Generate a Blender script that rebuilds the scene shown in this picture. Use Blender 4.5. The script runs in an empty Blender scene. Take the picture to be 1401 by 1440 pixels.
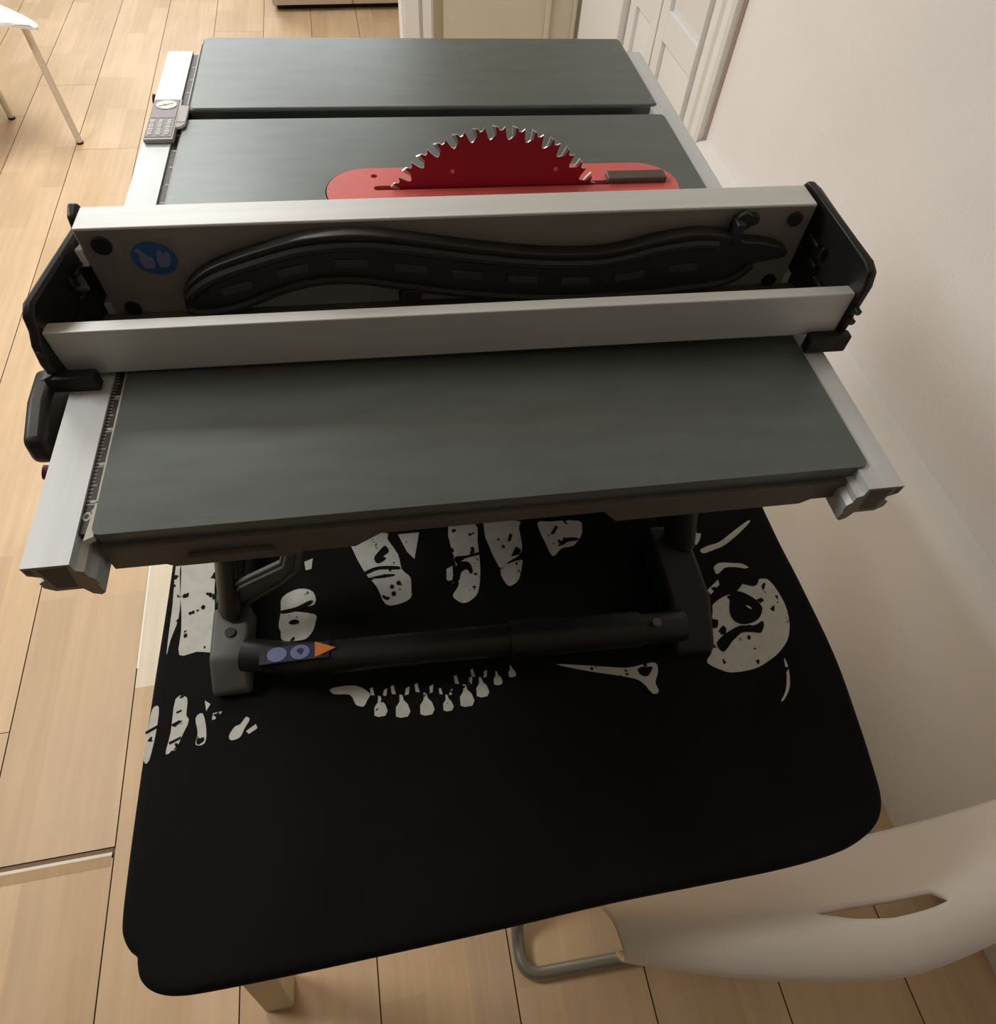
import bpy, bmesh, math, random
from mathutils import Vector, Matrix
random.seed(7)
R = math.radians
scene = bpy.context.scene
COL = scene.collection
TT = 1.071          # height of the saw table top
CT = 0.735          # height of the black cloth on the table

# ------------------------------------------------------------------ materials
def srgb(r, g, b):
    f = lambda c: (c/255/12.92) if c/255 <= 0.04045 else ((c/255+0.055)/1.055)**2.4
    return (f(r), f(g), f(b), 1)

def mat(name, rgb, rough=0.5, metal=0.0, noise=0.0, nscale=(20, 20, 20), bump=0.0, spec=0.5, bscale=None):
    m = bpy.data.materials.new(name); m.use_nodes = True
    nt = m.node_tree; b = nt.nodes['Principled BSDF']
    col = srgb(*rgb)
    b.inputs['Base Color'].default_value = col
    b.inputs['Roughness'].default_value = rough
    b.inputs['Metallic'].default_value = metal
    b.inputs['Specular IOR Level'].default_value = spec
    if noise or bump:
        tc = nt.nodes.new('ShaderNodeTexCoord'); mp = nt.nodes.new('ShaderNodeMapping')
        mp.inputs['Scale'].default_value = nscale
        nz = nt.nodes.new('ShaderNodeTexNoise'); nz.inputs['Detail'].default_value = 5; nz.inputs['Scale'].default_value = 1
        nt.links.new(tc.outputs['Object'], mp.inputs['Vector']); nt.links.new(mp.outputs['Vector'], nz.inputs['Vector'])
        if noise:
            rp = nt.nodes.new('ShaderNodeValToRGB')
            lo = tuple(max(0, c*(1-noise)) for c in col[:3])+(1,); hi = tuple(min(1, c*(1+noise)) for c in col[:3])+(1,)
            rp.color_ramp.elements[0].color = lo; rp.color_ramp.elements[1].color = hi
            rp.color_ramp.elements[0].position = 0.3; rp.color_ramp.elements[1].position = 0.7
            nt.links.new(nz.outputs['Fac'], rp.inputs['Fac']); nt.links.new(rp.outputs['Color'], b.inputs['Base Color'])
        if bump:
            n2 = nz
            if bscale:
                mp2 = nt.nodes.new('ShaderNodeMapping'); mp2.inputs['Scale'].default_value = bscale
                n2 = nt.nodes.new('ShaderNodeTexNoise'); n2.inputs['Scale'].default_value = 1; n2.inputs['Detail'].default_value = 3
                nt.links.new(tc.outputs['Object'], mp2.inputs['Vector']); nt.links.new(mp2.outputs['Vector'], n2.inputs['Vector'])
            bp = nt.nodes.new('ShaderNodeBump'); bp.inputs['Strength'].default_value = bump; bp.inputs['Distance'].default_value = 0.002
            nt.links.new(n2.outputs['Fac'], bp.inputs['Height']); nt.links.new(bp.outputs['Normal'], b.inputs['Normal'])
    return m

M = {}
M['wall'] = mat('wall_paint', (238, 236, 236), 0.85, noise=0.03, nscale=(3, 3, 3), bump=0.15, bscale=(160, 160, 160), spec=0.2)
M['ledge'] = mat('ledge_paint', (238, 235, 229), 0.6, noise=0.02, nscale=(4, 4, 4), spec=0.3)
M['ceil'] = mat('ceiling_paint', (225, 222, 214), 0.9)
M['roomwall'] = mat('room_wall_paint', (92, 84, 74), 0.9)
M['door'] = mat('door_gloss_paint', (234, 236, 236), 0.45, noise=0.015, nscale=(6, 6, 6))
M['cream'] = mat('cream_door_paint', (208, 202, 182), 0.5, noise=0.02, nscale=(6, 6, 6))
M['taupe'] = mat('taupe_laminate', (178, 158, 140), 0.5, noise=0.05, nscale=(2, 30, 30))
M['dark'] = mat('dark_gap', (40, 32, 26), 0.9)
M['table_metal'] = mat('grey_coated_table', (96, 105, 103), 0.36, 0.25, noise=0.10, nscale=(14, 60, 14), bump=0.06, bscale=(900, 900, 900))
M['apron'] = mat('dark_cast_edge', (96, 92, 85), 0.55, 0.15, noise=0.08, nscale=(14, 14, 14))
M['alu'] = mat('brushed_aluminium', (216, 219, 218), 0.5, 0.35, noise=0.05, nscale=(6, 120, 120), bump=0.05)
M['alu_long'] = mat('rail_aluminium', (212, 218, 220), 0.52, 0.3, noise=0.05, nscale=(120, 5, 120), bump=0.05)
M['alu_dull'] = mat('rail_cut_end', (140, 133, 124), 0.6, 0.3, noise=0.1, nscale=(60, 60, 60))
M['alu_hollow_shade'] = mat('rail_hollow_shade', (88, 83, 77), 0.7)
M['black'] = mat('black_plastic', (30, 30, 30), 0.42, noise=0.15, nscale=(40, 40, 40))
M['black_matt'] = mat('matt_black_plastic', (24, 24, 25), 0.65, noise=0.15, nscale=(40, 40, 40))
M['stick'] = mat('push_stick_plastic', (34, 34, 35), 0.45, noise=0.1, nscale=(30, 30, 30))
M['stick_lo'] = mat('push_stick_pocket', (64, 64, 64), 0.5)
M['grey_pl'] = mat('grey_plastic', (106, 107, 104), 0.55, noise=0.08, nscale=(40, 40, 40))
M['red'] = mat('red_blade_coating', (158, 22, 40), 0.5, noise=0.05, nscale=(25, 25, 25), spec=0.3)
M['plate_red'] = mat('red_throat_plate', (224, 104, 100), 0.35, noise=0.06, nscale=(30, 30, 30))
M['steel'] = mat('bright_steel', (196, 194, 186), 0.3, 0.8)
M['knife'] = mat('brown_steel', (96, 88, 78), 0.5, 0.5, noise=0.15, nscale=(30, 200, 30))
M['darkred'] = mat('dark_red_knob', (84, 28, 34), 0.5)
M['white'] = mat('white_print', (244, 244, 240), 0.5)
M['tape'] = mat('white_tape', (206, 204, 192), 0.6, noise=0.05, nscale=(60, 60, 60))
M['scale'] = mat('dark_scale_tape', (48, 46, 46), 0.5)
M['tick'] = mat('scale_ticks', (188, 186, 178), 0.6)
M['blue'] = mat('blue_sticker', (44, 92, 150), 0.5)
M['blue_pale'] = mat('pale_blue_mark', (120, 128, 172), 0.6)
M['navy'] = mat('navy_sticker', (40, 46, 78), 0.6)
M['orange'] = mat('orange_sticker', (232, 132, 44), 0.55)
M['label_brown'] = mat('brown_label', (92, 74, 74), 0.4)
M['label_purple'] = mat('mauve_label', (112, 86, 92), 0.4)
M['cloth'] = mat('black_cloth', (21, 21, 20), 0.95, noise=0.2, nscale=(8, 8, 8), bump=0.25, bscale=(1400, 1400, 1400), spec=0.15)
M['print'] = mat('white_cloth_print', (205, 205, 196), 0.9, noise=0.07, nscale=(90, 90, 90), spec=0.1)
M['chair'] = mat('white_chair_plastic', (236, 228, 218), 0.5, noise=0.015, nscale=(10, 10, 10))
M['chair_far'] = mat('white_seat_plastic', (240, 240, 236), 0.4)
M['leg_white'] = mat('white_leg_paint', (222, 214, 198), 0.5)
M['chrome'] = mat('grey_steel_tube', (150, 148, 140), 0.38, 0.7)
M['rubber'] = mat('black_rubber', (40, 34, 28), 0.8)
M['pale_wood'] = mat('pale_painted_wood', (208, 192, 160), 0.6, noise=0.05, nscale=(30, 30, 4))
M['table_white'] = mat('table_board', (214, 204, 186), 0.6)

def worn_print():
    # cracked white ink: small flakes are missing and the black weave shows
    m = M['print']; nt = m.node_tree; b = nt.nodes['Principled BSDF']
    src = b.inputs['Base Color'].links[0].from_socket
    tc = nt.nodes.new('ShaderNodeTexCoord'); nz = nt.nodes.new('ShaderNodeTexNoise')
    nz.inputs['Scale'].default_value = 75; nz.inputs['Detail'].default_value = 2.5
    nt.links.new(tc.outputs['Object'], nz.inputs['Vector'])
    rp = nt.nodes.new('ShaderNodeValToRGB')
    rp.color_ramp.elements[0].position = 0.635; rp.color_ramp.elements[0].color = (0, 0, 0, 1)
    rp.color_ramp.elements[1].position = 0.66; rp.color_ramp.elements[1].color = (1, 1, 1, 1)
    nt.links.new(nz.outputs['Fac'], rp.inputs['Fac'])
    mx = nt.nodes.new('ShaderNodeMix'); mx.data_type = 'RGBA'
    nt.links.new(rp.outputs['Color'], mx.inputs[0]); nt.links.new(src, mx.inputs[6]); mx.inputs[7].default_value = srgb(24, 24, 23)
    nt.links.new(mx.outputs[2], b.inputs['Base Color'])
worn_print()

def clear_mat():
    m = bpy.data.materials.new('clear_plastic'); m.use_nodes = True
    b = m.node_tree.nodes['Principled BSDF']
    b.inputs['Base Color'].default_value = (0.93, 0.93, 0.93, 1)
    b.inputs['Roughness'].default_value = 0.15
    b.inputs['Transmission Weight'].default_value = 0.35
    b.inputs['IOR'].default_value = 1.3
    return m
M['clear'] = clear_mat()

def wood_mat():
    m = bpy.data.materials.new('beech_parquet'); m.use_nodes = True
    nt = m.node_tree; b = nt.nodes['Principled BSDF']
    at = nt.nodes.new('ShaderNodeAttribute'); at.attribute_name = 'tone'
    tc = nt.nodes.new('ShaderNodeTexCoord')
    mp = nt.nodes.new('ShaderNodeMapping'); mp.inputs['Scale'].default_value = (55, 3.0, 1)
    nz = nt.nodes.new('ShaderNodeTexNoise'); nz.inputs['Scale'].default_value = 1; nz.inputs['Detail'].default_value = 6
    nt.links.new(tc.outputs['Object'], mp.inputs['Vector']); nt.links.new(mp.outputs['Vector'], nz.inputs['Vector'])
    mp2 = nt.nodes.new('ShaderNodeMapping'); mp2.inputs['Scale'].default_value = (9, 4, 1)
    nz2 = nt.nodes.new('ShaderNodeTexNoise'); nz2.inputs['Scale'].default_value = 1; nz2.inputs['Detail'].default_value = 3
    nt.links.new(tc.outputs['Object'], mp2.inputs['Vector']); nt.links.new(mp2.outputs['Vector'], nz2.inputs['Vector'])
    r = nt.nodes.new('ShaderNodeMapRange'); r.inputs['From Min'].default_value = 0.3; r.inputs['From Max'].default_value = 0.7
    r.inputs['To Min'].default_value = 0.93; r.inputs['To Max'].default_value = 1.06
    nt.links.new(nz.outputs['Fac'], r.inputs['Value'])
    r2 = nt.nodes.new('ShaderNodeMapRange'); r2.inputs['From Min'].default_value = 0.3; r2.inputs['From Max'].default_value = 0.7
    r2.inputs['To Min'].default_value = 0.95; r2.inputs['To Max'].default_value = 1.05
    nt.links.new(nz2.outputs['Fac'], r2.inputs['Value'])
    mu = nt.nodes.new('ShaderNodeMath'); mu.operation = 'MULTIPLY'
    nt.links.new(r.outputs['Result'], mu.inputs[0]); nt.links.new(r2.outputs['Result'], mu.inputs[1])
    vm = nt.nodes.new('ShaderNodeVectorMath'); vm.operation = 'SCALE'
    nt.links.new(at.outputs['Color'], vm.inputs[0]); nt.links.new(mu.outputs['Value'], vm.inputs['Scale'])
    nt.links.new(vm.outputs['Vector'], b.inputs['Base Color'])
    b.inputs['Roughness'].default_value = 0.5
    b.inputs['Specular IOR Level'].default_value = 0.35
    return m
M['wood'] = wood_mat()

# ------------------------------------------------------------------ mesh helpers
def add_box(bm, x0, x1, y0, y1, z0, z1, mi=0, xf=None):
    vs = [bm.verts.new((x, y, z)) for x in (x0, x1) for y in (y0, y1) for z in (z0, z1)]
    if xf:
        for v in vs: v.co = xf @ v.co
    for f in ((0, 1, 3, 2), (4, 6, 7, 5), (0, 4, 5, 1), (2, 3, 7, 6), (0, 2, 6, 4), (1, 5, 7, 3)):
        bm.faces.new([vs[i] for i in f]).material_index = mi
    return vs

def add_prism(bm, poly, axis, a, b, mi=0, cap=None):
    """poly = 2D outline; axis = extrusion axis; a, b = start/end (numbers or functions of the 2D point)"""
    def P(p, t):
        t = t(p) if callable(t) else t
        return {'x': (t, p[0], p[1]), 'y': (p[0], t, p[1]), 'z': (p[0], p[1], t)}[axis]
    A = [bm.verts.new(P(p, a)) for p in poly]; B = [bm.verts.new(P(p, b)) for p in poly]
    n = len(poly)
    for i in range(n):
        bm.faces.new((A[i], A[(i+1) % n], B[(i+1) % n], B[i])).material_index = mi
    for loop in (A[::-1], B):
        f = bm.faces.new(loop); f.material_index = mi if cap is None else cap
    return A, B

def add_flat(bm, poly, z, mi=0, f=None):
    vs = [bm.verts.new(f(p) if f else (p[0], p[1], z)) for p in poly]
    fc = bm.faces.new(vs); fc.material_index = mi
    return fc

def add_holed_plate(bm, outer, holes, z0, z1, mi=0):
    """a flat plate with holes, in x/y, from z0 to z1"""
    loops = []
    edges = []
    for lp in [outer]+holes:
        vs = [bm.verts.new((p[0], p[1], z1)) for p in lp]
        es = [bm.edges.new((vs[i], vs[(i+1) % len(vs)])) for i in range(len(vs))]
        loops.append(vs); edges += es
    r = bmesh.ops.triangle_fill(bm, use_beauty=True, use_dissolve=False, edges=edges)
    top = [g for g in r['geom'] if isinstance(g, bmesh.types.BMFace)]
    for f in top:
        f.material_index = mi
    e = bmesh.ops.extrude_face_region(bm, geom=top, use_keep_orig=True)
    for v in [g for g in e['geom'] if isinstance(g, bmesh.types.BMVert)]: v.co.z = z0
    for g in e['geom']:
        if isinstance(g, bmesh.types.BMFace): g.material_index = mi

def rot_frame(t, prev):
    n = prev - t*prev.dot(t)
    if n.length < 1e-6: n = t.orthogonal()
    n.normalize(); return n, t.cross(n)

def smooth_path(pts, closed=False, k=6):
    pts = [Vector(p) for p in pts]; out = []
    n = len(pts)
    rng = range(n if closed else n-1)
    for i in rng:
        p0 = pts[(i-1) % n] if closed or i > 0 else pts[0]; p1 = pts[i]; p2 = pts[(i+1) % n]
        p3 = pts[(i+2) % n] if closed or i+2 < n else pts[-1]
        for j in range(k):
            t = j/k
            out.append(0.5*((2*p1)+(p2-p0)*t+(2*p0-5*p1+4*p2-p3)*t*t+(3*p1-p0-3*p2+p3)*t**3))
    if not closed: out.append(pts[-1])
    return out

def round_path(pts, r, k=6):
    """polyline with filleted corners"""
    pts = [Vector(p) for p in pts]; out = [pts[0]]
    for i in range(1, len(pts)-1):
        a, b, c = pts[i-1], pts[i], pts[i+1]
        rr = min(r, (a-b).length*0.49, (c-b).length*0.49)
        p = b+(a-b).normalized()*rr; q = b+(c-b).normalized()*rr
        for j in range(k+1):
            t = j/k; out.append(p*(1-t)**2+b*2*t*(1-t)+q*t*t)
    out.append(pts[-1]); return out

def add_tube(bm, pts, rad, seg=12, mi=0, flat=None):
    pts = [Vector(p) for p in pts]; rings = []; prev = Vector((0.3, 0.2, 1))
    for i, p in enumerate(pts):
        t = (pts[min(i+1, len(pts)-1)]-pts[max(i-1, 0)]).normalized()
        n, b = rot_frame(t, prev); prev = n
        ra, rb = (rad, rad) if flat is None else flat
        rings.append([bm.verts.new(p+n*math.cos(2*math.pi*j/seg)*ra+b*math.sin(2*math.pi*j/seg)*rb) for j in range(seg)])
    for i in range(len(rings)-1):
        for j in range(seg):
            bm.faces.new((rings[i][j], rings[i][(j+1) % seg], rings[i+1][(j+1) % seg], rings[i+1][j])).material_index = mi
    bm.faces.new(rings[0][::-1]).material_index = mi; bm.faces.new(rings[-1]).material_index = mi

def disc_poly(cx, cy, rx, ry=None, n=20, a0=0):
    ry = rx if ry is None else ry
    return [(cx+rx*math.cos(a0+2*math.pi*i/n), cy+ry*math.sin(a0+2*math.pi*i/n)) for i in range(n)]

def rrect(x0, x1, y0, y1, r, k=5):
    out = []
    for cx, cy, a in ((x1-r, y1-r, 0), (x0+r, y1-r, 90), (x0+r, y0+r, 180), (x1-r, y0+r, 270)):
        for i in range(k+1):
            t = R(a+90*i/k); out.append((cx+r*math.cos(t), cy+r*math.sin(t)))
    return out

def obj(name, bm, m, parent=None, bevel=0.0, smooth=False, local=False, seg=2, sub=0, recalc=True, angle=35):
    if recalc: bmesh.ops.recalc_face_normals(bm, faces=bm.faces[:])
    me = bpy.data.meshes.new(name); bm.to_mesh(me); bm.free()
    for x in (m if isinstance(m, (list, tuple)) else [m]): me.materials.append(x)
    o = bpy.data.objects.new(name, me); COL.objects.link(o)
    if parent:
        o.parent = parent
        if not local:
            p = parent; Mx = Matrix.Identity(4)
            while p: Mx = (p.matrix_parent_inverse @ p.matrix_basis) @ Mx; p = p.parent
            o.matrix_parent_inverse = Mx.inverted()
    if sub:
        s = o.modifiers.new('subdivision', 'SUBSURF'); s.levels = sub; s.render_levels = sub
    if bevel:
        b = o.modifiers.new('bevel', 'BEVEL'); b.width = bevel; b.segments = seg; b.limit_method = 'ANGLE'; b.angle_limit = R(angle)
        b.use_clamp_overlap = True
    if smooth or bevel or sub:
        for p in me.polygons: p.use_smooth = True
        if not sub or bevel:
            try:
                me.set_sharp_from_angle(angle=R(38))
            except Exception: pass
    return o

def box_obj(name, x0, x1, y0, y1, z0, z1, m, parent=None, bevel=0.0, **k):
    bm = bmesh.new(); add_box(bm, x0, x1, y0, y1, z0, z1); return obj(name, bm, m, parent, bevel, **k)

def thing(name, label, cat, loc, rot=(0, 0, 0), group=None):
    o = bpy.data.objects.new(name, None); COL.objects.link(o); o.empty_display_size = 0.05
    o.location = loc; o.rotation_euler = rot
    o['label'] = label; o['category'] = cat
    if group: o['group'] = group
    return o

def tag(o, label, cat): o['label'] = label; o['category'] = cat; return o
def struct(o): o['kind'] = 'structure'; return o

# ------------------------------------------------------------------ camera
cam = bpy.data.cameras.new('camera'); co = bpy.data.objects.new('camera', cam); COL.objects.link(co)
yaw, pitch, roll = R(13.442), R(55.4615), R(5.896)
fw = Vector((math.sin(yaw)*math.cos(pitch), math.cos(yaw)*math.cos(pitch), -math.sin(pitch)))
r0 = Vector((math.cos(yaw), -math.sin(yaw), 0)); u0 = r0.cross(fw)
rr = r0*math.cos(roll)+u0*math.sin(roll); uu = -r0*math.sin(roll)+u0*math.cos(roll)
mw = Matrix((rr, uu, -fw)).transposed().to_4x4(); mw.translation = (0, 0, 1.44)
co.matrix_world = mw
cam.sensor_fit = 'HORIZONTAL'; cam.sensor_width = 36; cam.lens = 929.39/1401*36
cam.clip_start = 0.02; cam.clip_end = 50
scene.camera = co

# ------------------------------------------------------------------ the room
FA = R(2.02)   # direction of the floor boards
WA = R(1.33)   # direction of the right wall
def floor():
    bm = bmesh.new(); tone = bm.loops.layers.float_color.new('tone')
    base = Vector(srgb(209, 180, 144)[:3])
    def quad(x0, x1, y0, y1, z, c, mi=0):
        vs = [bm.verts.new(p) for p in ((x0, y0, z), (x1, y0, z), (x1, y1, z), (x0, y1, z))]
        f = bm.faces.new(vs); f.material_index = mi
        for l in f.loops: l[tone] = (c[0], c[1], c[2], 1)
    P = 0.2362; seam0 = -0.602; g = 0.0012
    rnd = random.Random(11)
    for k in range(-9, 9):
        bx0 = seam0+k*P; bx1 = bx0+P
        # boards end to end, with a few ends left open
        ends = []
        y = -1.6+rnd.random()*1.2
        while y < 5.8:
            ends.append(y); y += rnd.uniform(1.7, 2.2)
        if k == -1: ends = [-1.7, 0.292, 2.35, 4.4]
        if k == -2: ends = [-1.2, 0.56, 2.9, 4.9]
        if k == 0: ends = [-1.5, 1.9, 4.0]
        ends = [-2.2]+ends+[6.2]
        for i in range(len(ends)-1):
            a, b = ends[i], ends[i+1]
            gap0 = 0.010 if (k == -1 and abs(a-0.292) < 1e-6) else 0.0008
            gap1 = 0.010 if (k == -1 and abs(b-0.292) < 1e-6) else 0.0008
            a += gap0; b -= gap1
            if b <= a: continue
            for s in range(3):
                x0 = bx0+P/3*s+(g if s == 0 else 0); x1 = bx0+P/3*(s+1)-(g if s == 2 else 0)
                y = a; first = True
                while y < b-1e-4:
                    L = rnd.uniform(0.22, 0.62)
                    if first: L *= rnd.uniform(0.4, 1); first = False
                    y2 = min(b, y+L)
                    if b-y2 < 0.12: y2 = b
                    if k == 0 and s == 0 and abs(y-0.6) > 1e-6 and y < 0.6 < y2: y2 = 0.615
                    t = rnd.uniform(-1, 1); w = rnd.uniform(-1, 1)
                    c = Vector((base.x*(1+0.09*t), base.y*(1+0.10*t-0.012*w), base.z*(1+0.11*t-0.05*w)))
                    if k == 0 and s == 0 and 0.6 < y < 1.0: c = Vector(srgb(226, 214, 190)[:3])
                    quad(x0, x1, y, y2, 0, c)
                    y = y2
    quad(-3, 2.6, -2.3, 6.3, -0.004, Vector(srgb(104, 74, 46)[:3]))
    # open board end with its shiny strip, its shadow painted tan, a painted seam highlight
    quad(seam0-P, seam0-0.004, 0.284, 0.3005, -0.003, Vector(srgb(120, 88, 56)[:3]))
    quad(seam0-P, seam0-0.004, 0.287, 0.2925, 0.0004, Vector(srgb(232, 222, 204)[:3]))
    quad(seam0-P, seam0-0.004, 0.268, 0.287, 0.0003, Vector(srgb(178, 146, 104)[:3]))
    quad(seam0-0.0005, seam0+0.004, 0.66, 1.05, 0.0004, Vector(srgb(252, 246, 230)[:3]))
    o = obj('floor', bm, M['wood'], recalc=False); o.rotation_euler.z = FA
    return struct(o)
floor()

WU = 0.99
def room():
    # right wall, the projecting ledge low on it, door and far closet wall live in the wall's own frame
    rot = (0, 0, WA)
    def at(o): o.rotation_euler = rot; return struct(o)
    at(box_obj('wall_right', WU, WU+0.12, -1.6, 3.3320, 0, 2.5, M['wall']))
    bm = bmesh.new()
    prof = [(WU, 0.0), (WU-0.062, 0.0), (WU-0.062, 0.4541), (WU-0.060, 0.4698), (WU-0.053, 0.4825), (WU-0.040, 0.4914), (WU-0.020, 0.4992), (WU, 0.5031)]
    add_prism(bm, prof, 'y', -0.025, 1.8326)
    at(obj('trim_1', bm, M['ledge'], smooth=True))
    # wide moulded door casing on the right wall
    bm = bmesh.new()
    cs = [(1.8424, 0), (1.8424, .024), (1.8561, .030), (1.8698, .026), (1.8767, .018), (1.9090, .018), (1.9188, .026), (1.9355, .026), (1.9424, .016), (1.9796, .014), (1.9884, .006), (1.9933, 0)]
    A = [bm.verts.new((WU-d, y, 0.0)) for y, d in cs]; B = [bm.verts.new((WU-d, y, 2.15)) for y, d in cs]
    for i in range(len(cs)): bm.faces.new((A[i], A[(i+1) % len(cs)], B[(i+1) % len(cs)], B[i]))
    bm.faces.new(A); bm.faces.new(B)
    at(obj('trim_2', bm, M['door']))
    at(box_obj('trim_5', WU-0.005, WU, 1.8331, 1.8419, 0.0, 2.15, mat('casing_edge_wood', (186, 166, 150), 0.8)))
    # panelled double door
    def leaf(name, y0, y1):
        bm = bmesh.new()
        add_box(bm, WU-0.010, WU, y0, y1, 0.01, 2.1)
        s0, s1 = y0+(0.006 if name == 'door_1' else 0.055), y1-0.060
        for (a, b, c, d) in ((y0, s0, .01, 2.1), (s1, y1, .01, 2.1), (s0, s1, .01, .14), (s0, s1, 0.5972, 0.6776), (s0, s1, 1.98, 2.1)):
            add_box(bm, WU-0.024, WU-0.0101, a, b, c, d)
        for (c, d) in ((.14, 0.5972), (0.6776, 1.98)):
            ins = 0.04
            o1 = [(s0, c), (s1, c), (s1, d), (s0, d)]; i1 = [(s0+ins, c+ins), (s1-ins, c+ins), (s1-ins, d-ins), (s0+ins, d-ins)]
            va = [bm.verts.new((WU-0.0102, y, z)) for y, z in o1]; vb = [bm.verts.new((WU-0.022, y, z)) for y, z in i1]
            for i in range(4): bm.faces.new((va[i], va[(i+1) % 4], vb[(i+1) % 4], vb[i]))
            bm.faces.new(vb)
        o = obj(name, bm, M['door'], bevel=0.002); at(o); return o
    leaf('door_1', 1.9953, 2.3118)
    leaf('door_2', 2.3216, 2.5911)
    at(box_obj('trim_3', WU-0.050, WU, 2.5990, 2.7303, 0, 2.2, M['door'], bevel=0.004))
    at(box_obj('trim_6', WU-0.034, WU, 2.7313, 3.1262, 0, 2.2, M['door'], bevel=0.004))
    # far closet wall with its frame and cream door
    Y = 3.1438
    at(box_obj('wall_far', 0.2274, WU+0.12, Y+0.035, Y+0.17, 0, 2.5, M['cream']))
    bm = bmesh.new()
    add_box(bm, 0.2215, 0.3489, Y+0.004, Y+0.18, 0, 2.4)
    add_box(bm, 0.2303, 0.2911, Y-0.010, Y+0.0039, 0, 2.4); add_box(bm, 0.3048, 0.3410, Y-0.008, Y+0.0039, 0, 2.4)
    at(obj('trim_4', bm, M['door'], bevel=0.003))
    bm = bmesh.new()
    add_box(bm, 0.3910, 0.9780, Y+0.012, Y+0.0345, 0.01, 2.3)
    add_box(bm, 0.8154, 0.8340, Y-0.004, Y+0.0119, 0.01, 2.3); add_box(bm, 0.9310, 0.9457, Y-0.002, Y+0.0119, 0.01, 2.3)
    at(obj('door_3', bm, M['cream'], bevel=0.003))
    # the parts of the room behind and around the camera
    at(box_obj('wall_back', -2.6, WU, -1.72, -1.6, 0, 2.5, M['roomwall']))
    at(box_obj('wall_left', -2.72, -2.6, -1.6, 6.0, 0, 2.5, M['roomwall']))
    at(box_obj('wall_end', -2.6, 2.2, 6.0, 6.12, 0, 2.5, M['wall']))
    at(box_obj('ceiling', -2.7, 2.3, -1.7, 6.1, 2.5, 2.6, M['ceil']))
room()

# low cabinet far behind
def cabinet():
    t = thing('low_cabinet', 'taupe low cabinet on the far floor behind the saw', 'cabinet', (-0.13, 4.45, 0), (0, 0, R(4.5)))
    bm = bmesh.new(); add_box(bm, -0.33, 0.45, -0.16, 0.22, 0.0, 0.03)
    obj('plinth', bm, M['dark'], t, local=True)
    bm = bmesh.new(); add_box(bm, -0.35, 0.47, -0.20, 0.24, 0.031, 0.62)
    obj('carcass', bm, M['taupe'], t, local=True, bevel=0.003)
    for a, b in ((-0.348, 0.058), (0.062, 0.468)):
        bm = bmesh.new(); add_box(bm, a, b, -0.219, -0.201, 0.035, 0.615)
        d = obj('cabinet_door', bm, M['taupe'], t, local=True, bevel=0.002)
        bm = bmesh.new(); add_tube(bm, [((a+b)/2-0.05, -0.235, 0.5), ((a+b)/2+0.05, -0.235, 0.5)], 0.005)
        obj('handle', bm, M['steel'], d, local=True, smooth=True)
cabinet()

# ------------------------------------------------------------------ far chair
def far_chair():
    t = thing('chair', 'white chair with slim white legs, cut off by the upper left edge', 'chair', (-1.35, 2.9, 0))
    outline = [(-1.095, 2.785), (-1.090, 2.805), (-1.115, 2.845), (-1.175, 2.905), (-1.25, 2.975), (-1.36, 3.09), (-1.48, 3.18), (-1.60, 3.20), (-1.74, 3.06), (-1.80, 2.88),
               (-1.76, 2.70), (-1.64, 2.58), (-1.50, 2.58), (-1.40, 2.68), (-1.31, 2.765), (-1.22, 2.805), (-1.14, 2.80)]
    pts = [(p.x, p.y) for p in smooth_path([(a, b, 0) for a, b in outline], True, 4)]
    bm = bmesh.new()
    c = Vector((-1.46, 2.88)); rings = []
    for s, z in ((1.0, 0.432), (1.0, 0.440), (0.97, 0.447), (0.85, 0.444), (0.6, 0.434), (0.25, 0.428)):
        rings.append([bm.verts.new((c.x+(x-c.x)*s, c.y+(y-c.y)*s, z)) for x, y in pts])
    n = len(pts)
    for i in range(len(rings)-1):
        for j in range(n): bm.faces.new((rings[i][j], rings[i][(j+1) % n], rings[i+1][(j+1) % n], rings[i+1][j]))
    bm.faces.new(rings[-1]); bm.faces.new(rings[0][::-1])
    obj('seat', bm, M['chair_far'], t, smooth=True)
    # backrest at the left, outside the picture
    bm = bmesh.new(); rings = []
    for k in range(9):
        a = R(-32+64*k/8+165)
        px, py = -1.46+0.33*math.cos(a), 2.88+0.33*math.sin(a)
        rings.append([bm.verts.new((px-0.05*j/4*math.cos(R(-15)), py, 0.43+0.10*j)) for j in range(5)])
    for i in range(8):
        for j in range(4): bm.faces.new((rings[i][j], rings[i+1][j], rings[i+1][j+1], rings[i][j+1]))
    o = obj('backrest', bm, M['chair_far'], t, smooth=True)
    s = o.modifiers.new('solid', 'SOLIDIFY'); s.thickness = 0.012
    for (fx, fy), (tx, ty) in (((-1.165, 2.910), (-1.172, 2.898)), ((-1.465, 3.117), (-1.462, 3.10)), ((-1.50, 2.56), (-1.49, 2.66)), ((-1.78, 2.80), (-1.70, 2.85))):
        bm = bmesh.new(); add_tube(bm, [(fx, fy, 0.008), (tx, ty, 0.436)], 0.0125, 12)
        l = obj('leg', bm, M['leg_white'], t, smooth=True)
        bm = bmesh.new(); add_tube(bm, [(fx, fy, 0.0), (fx, fy, 0.0079)], 0.0135, 12)
        obj('foot_pad', bm, M['rubber'], l, smooth=True)
far_chair()

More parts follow.
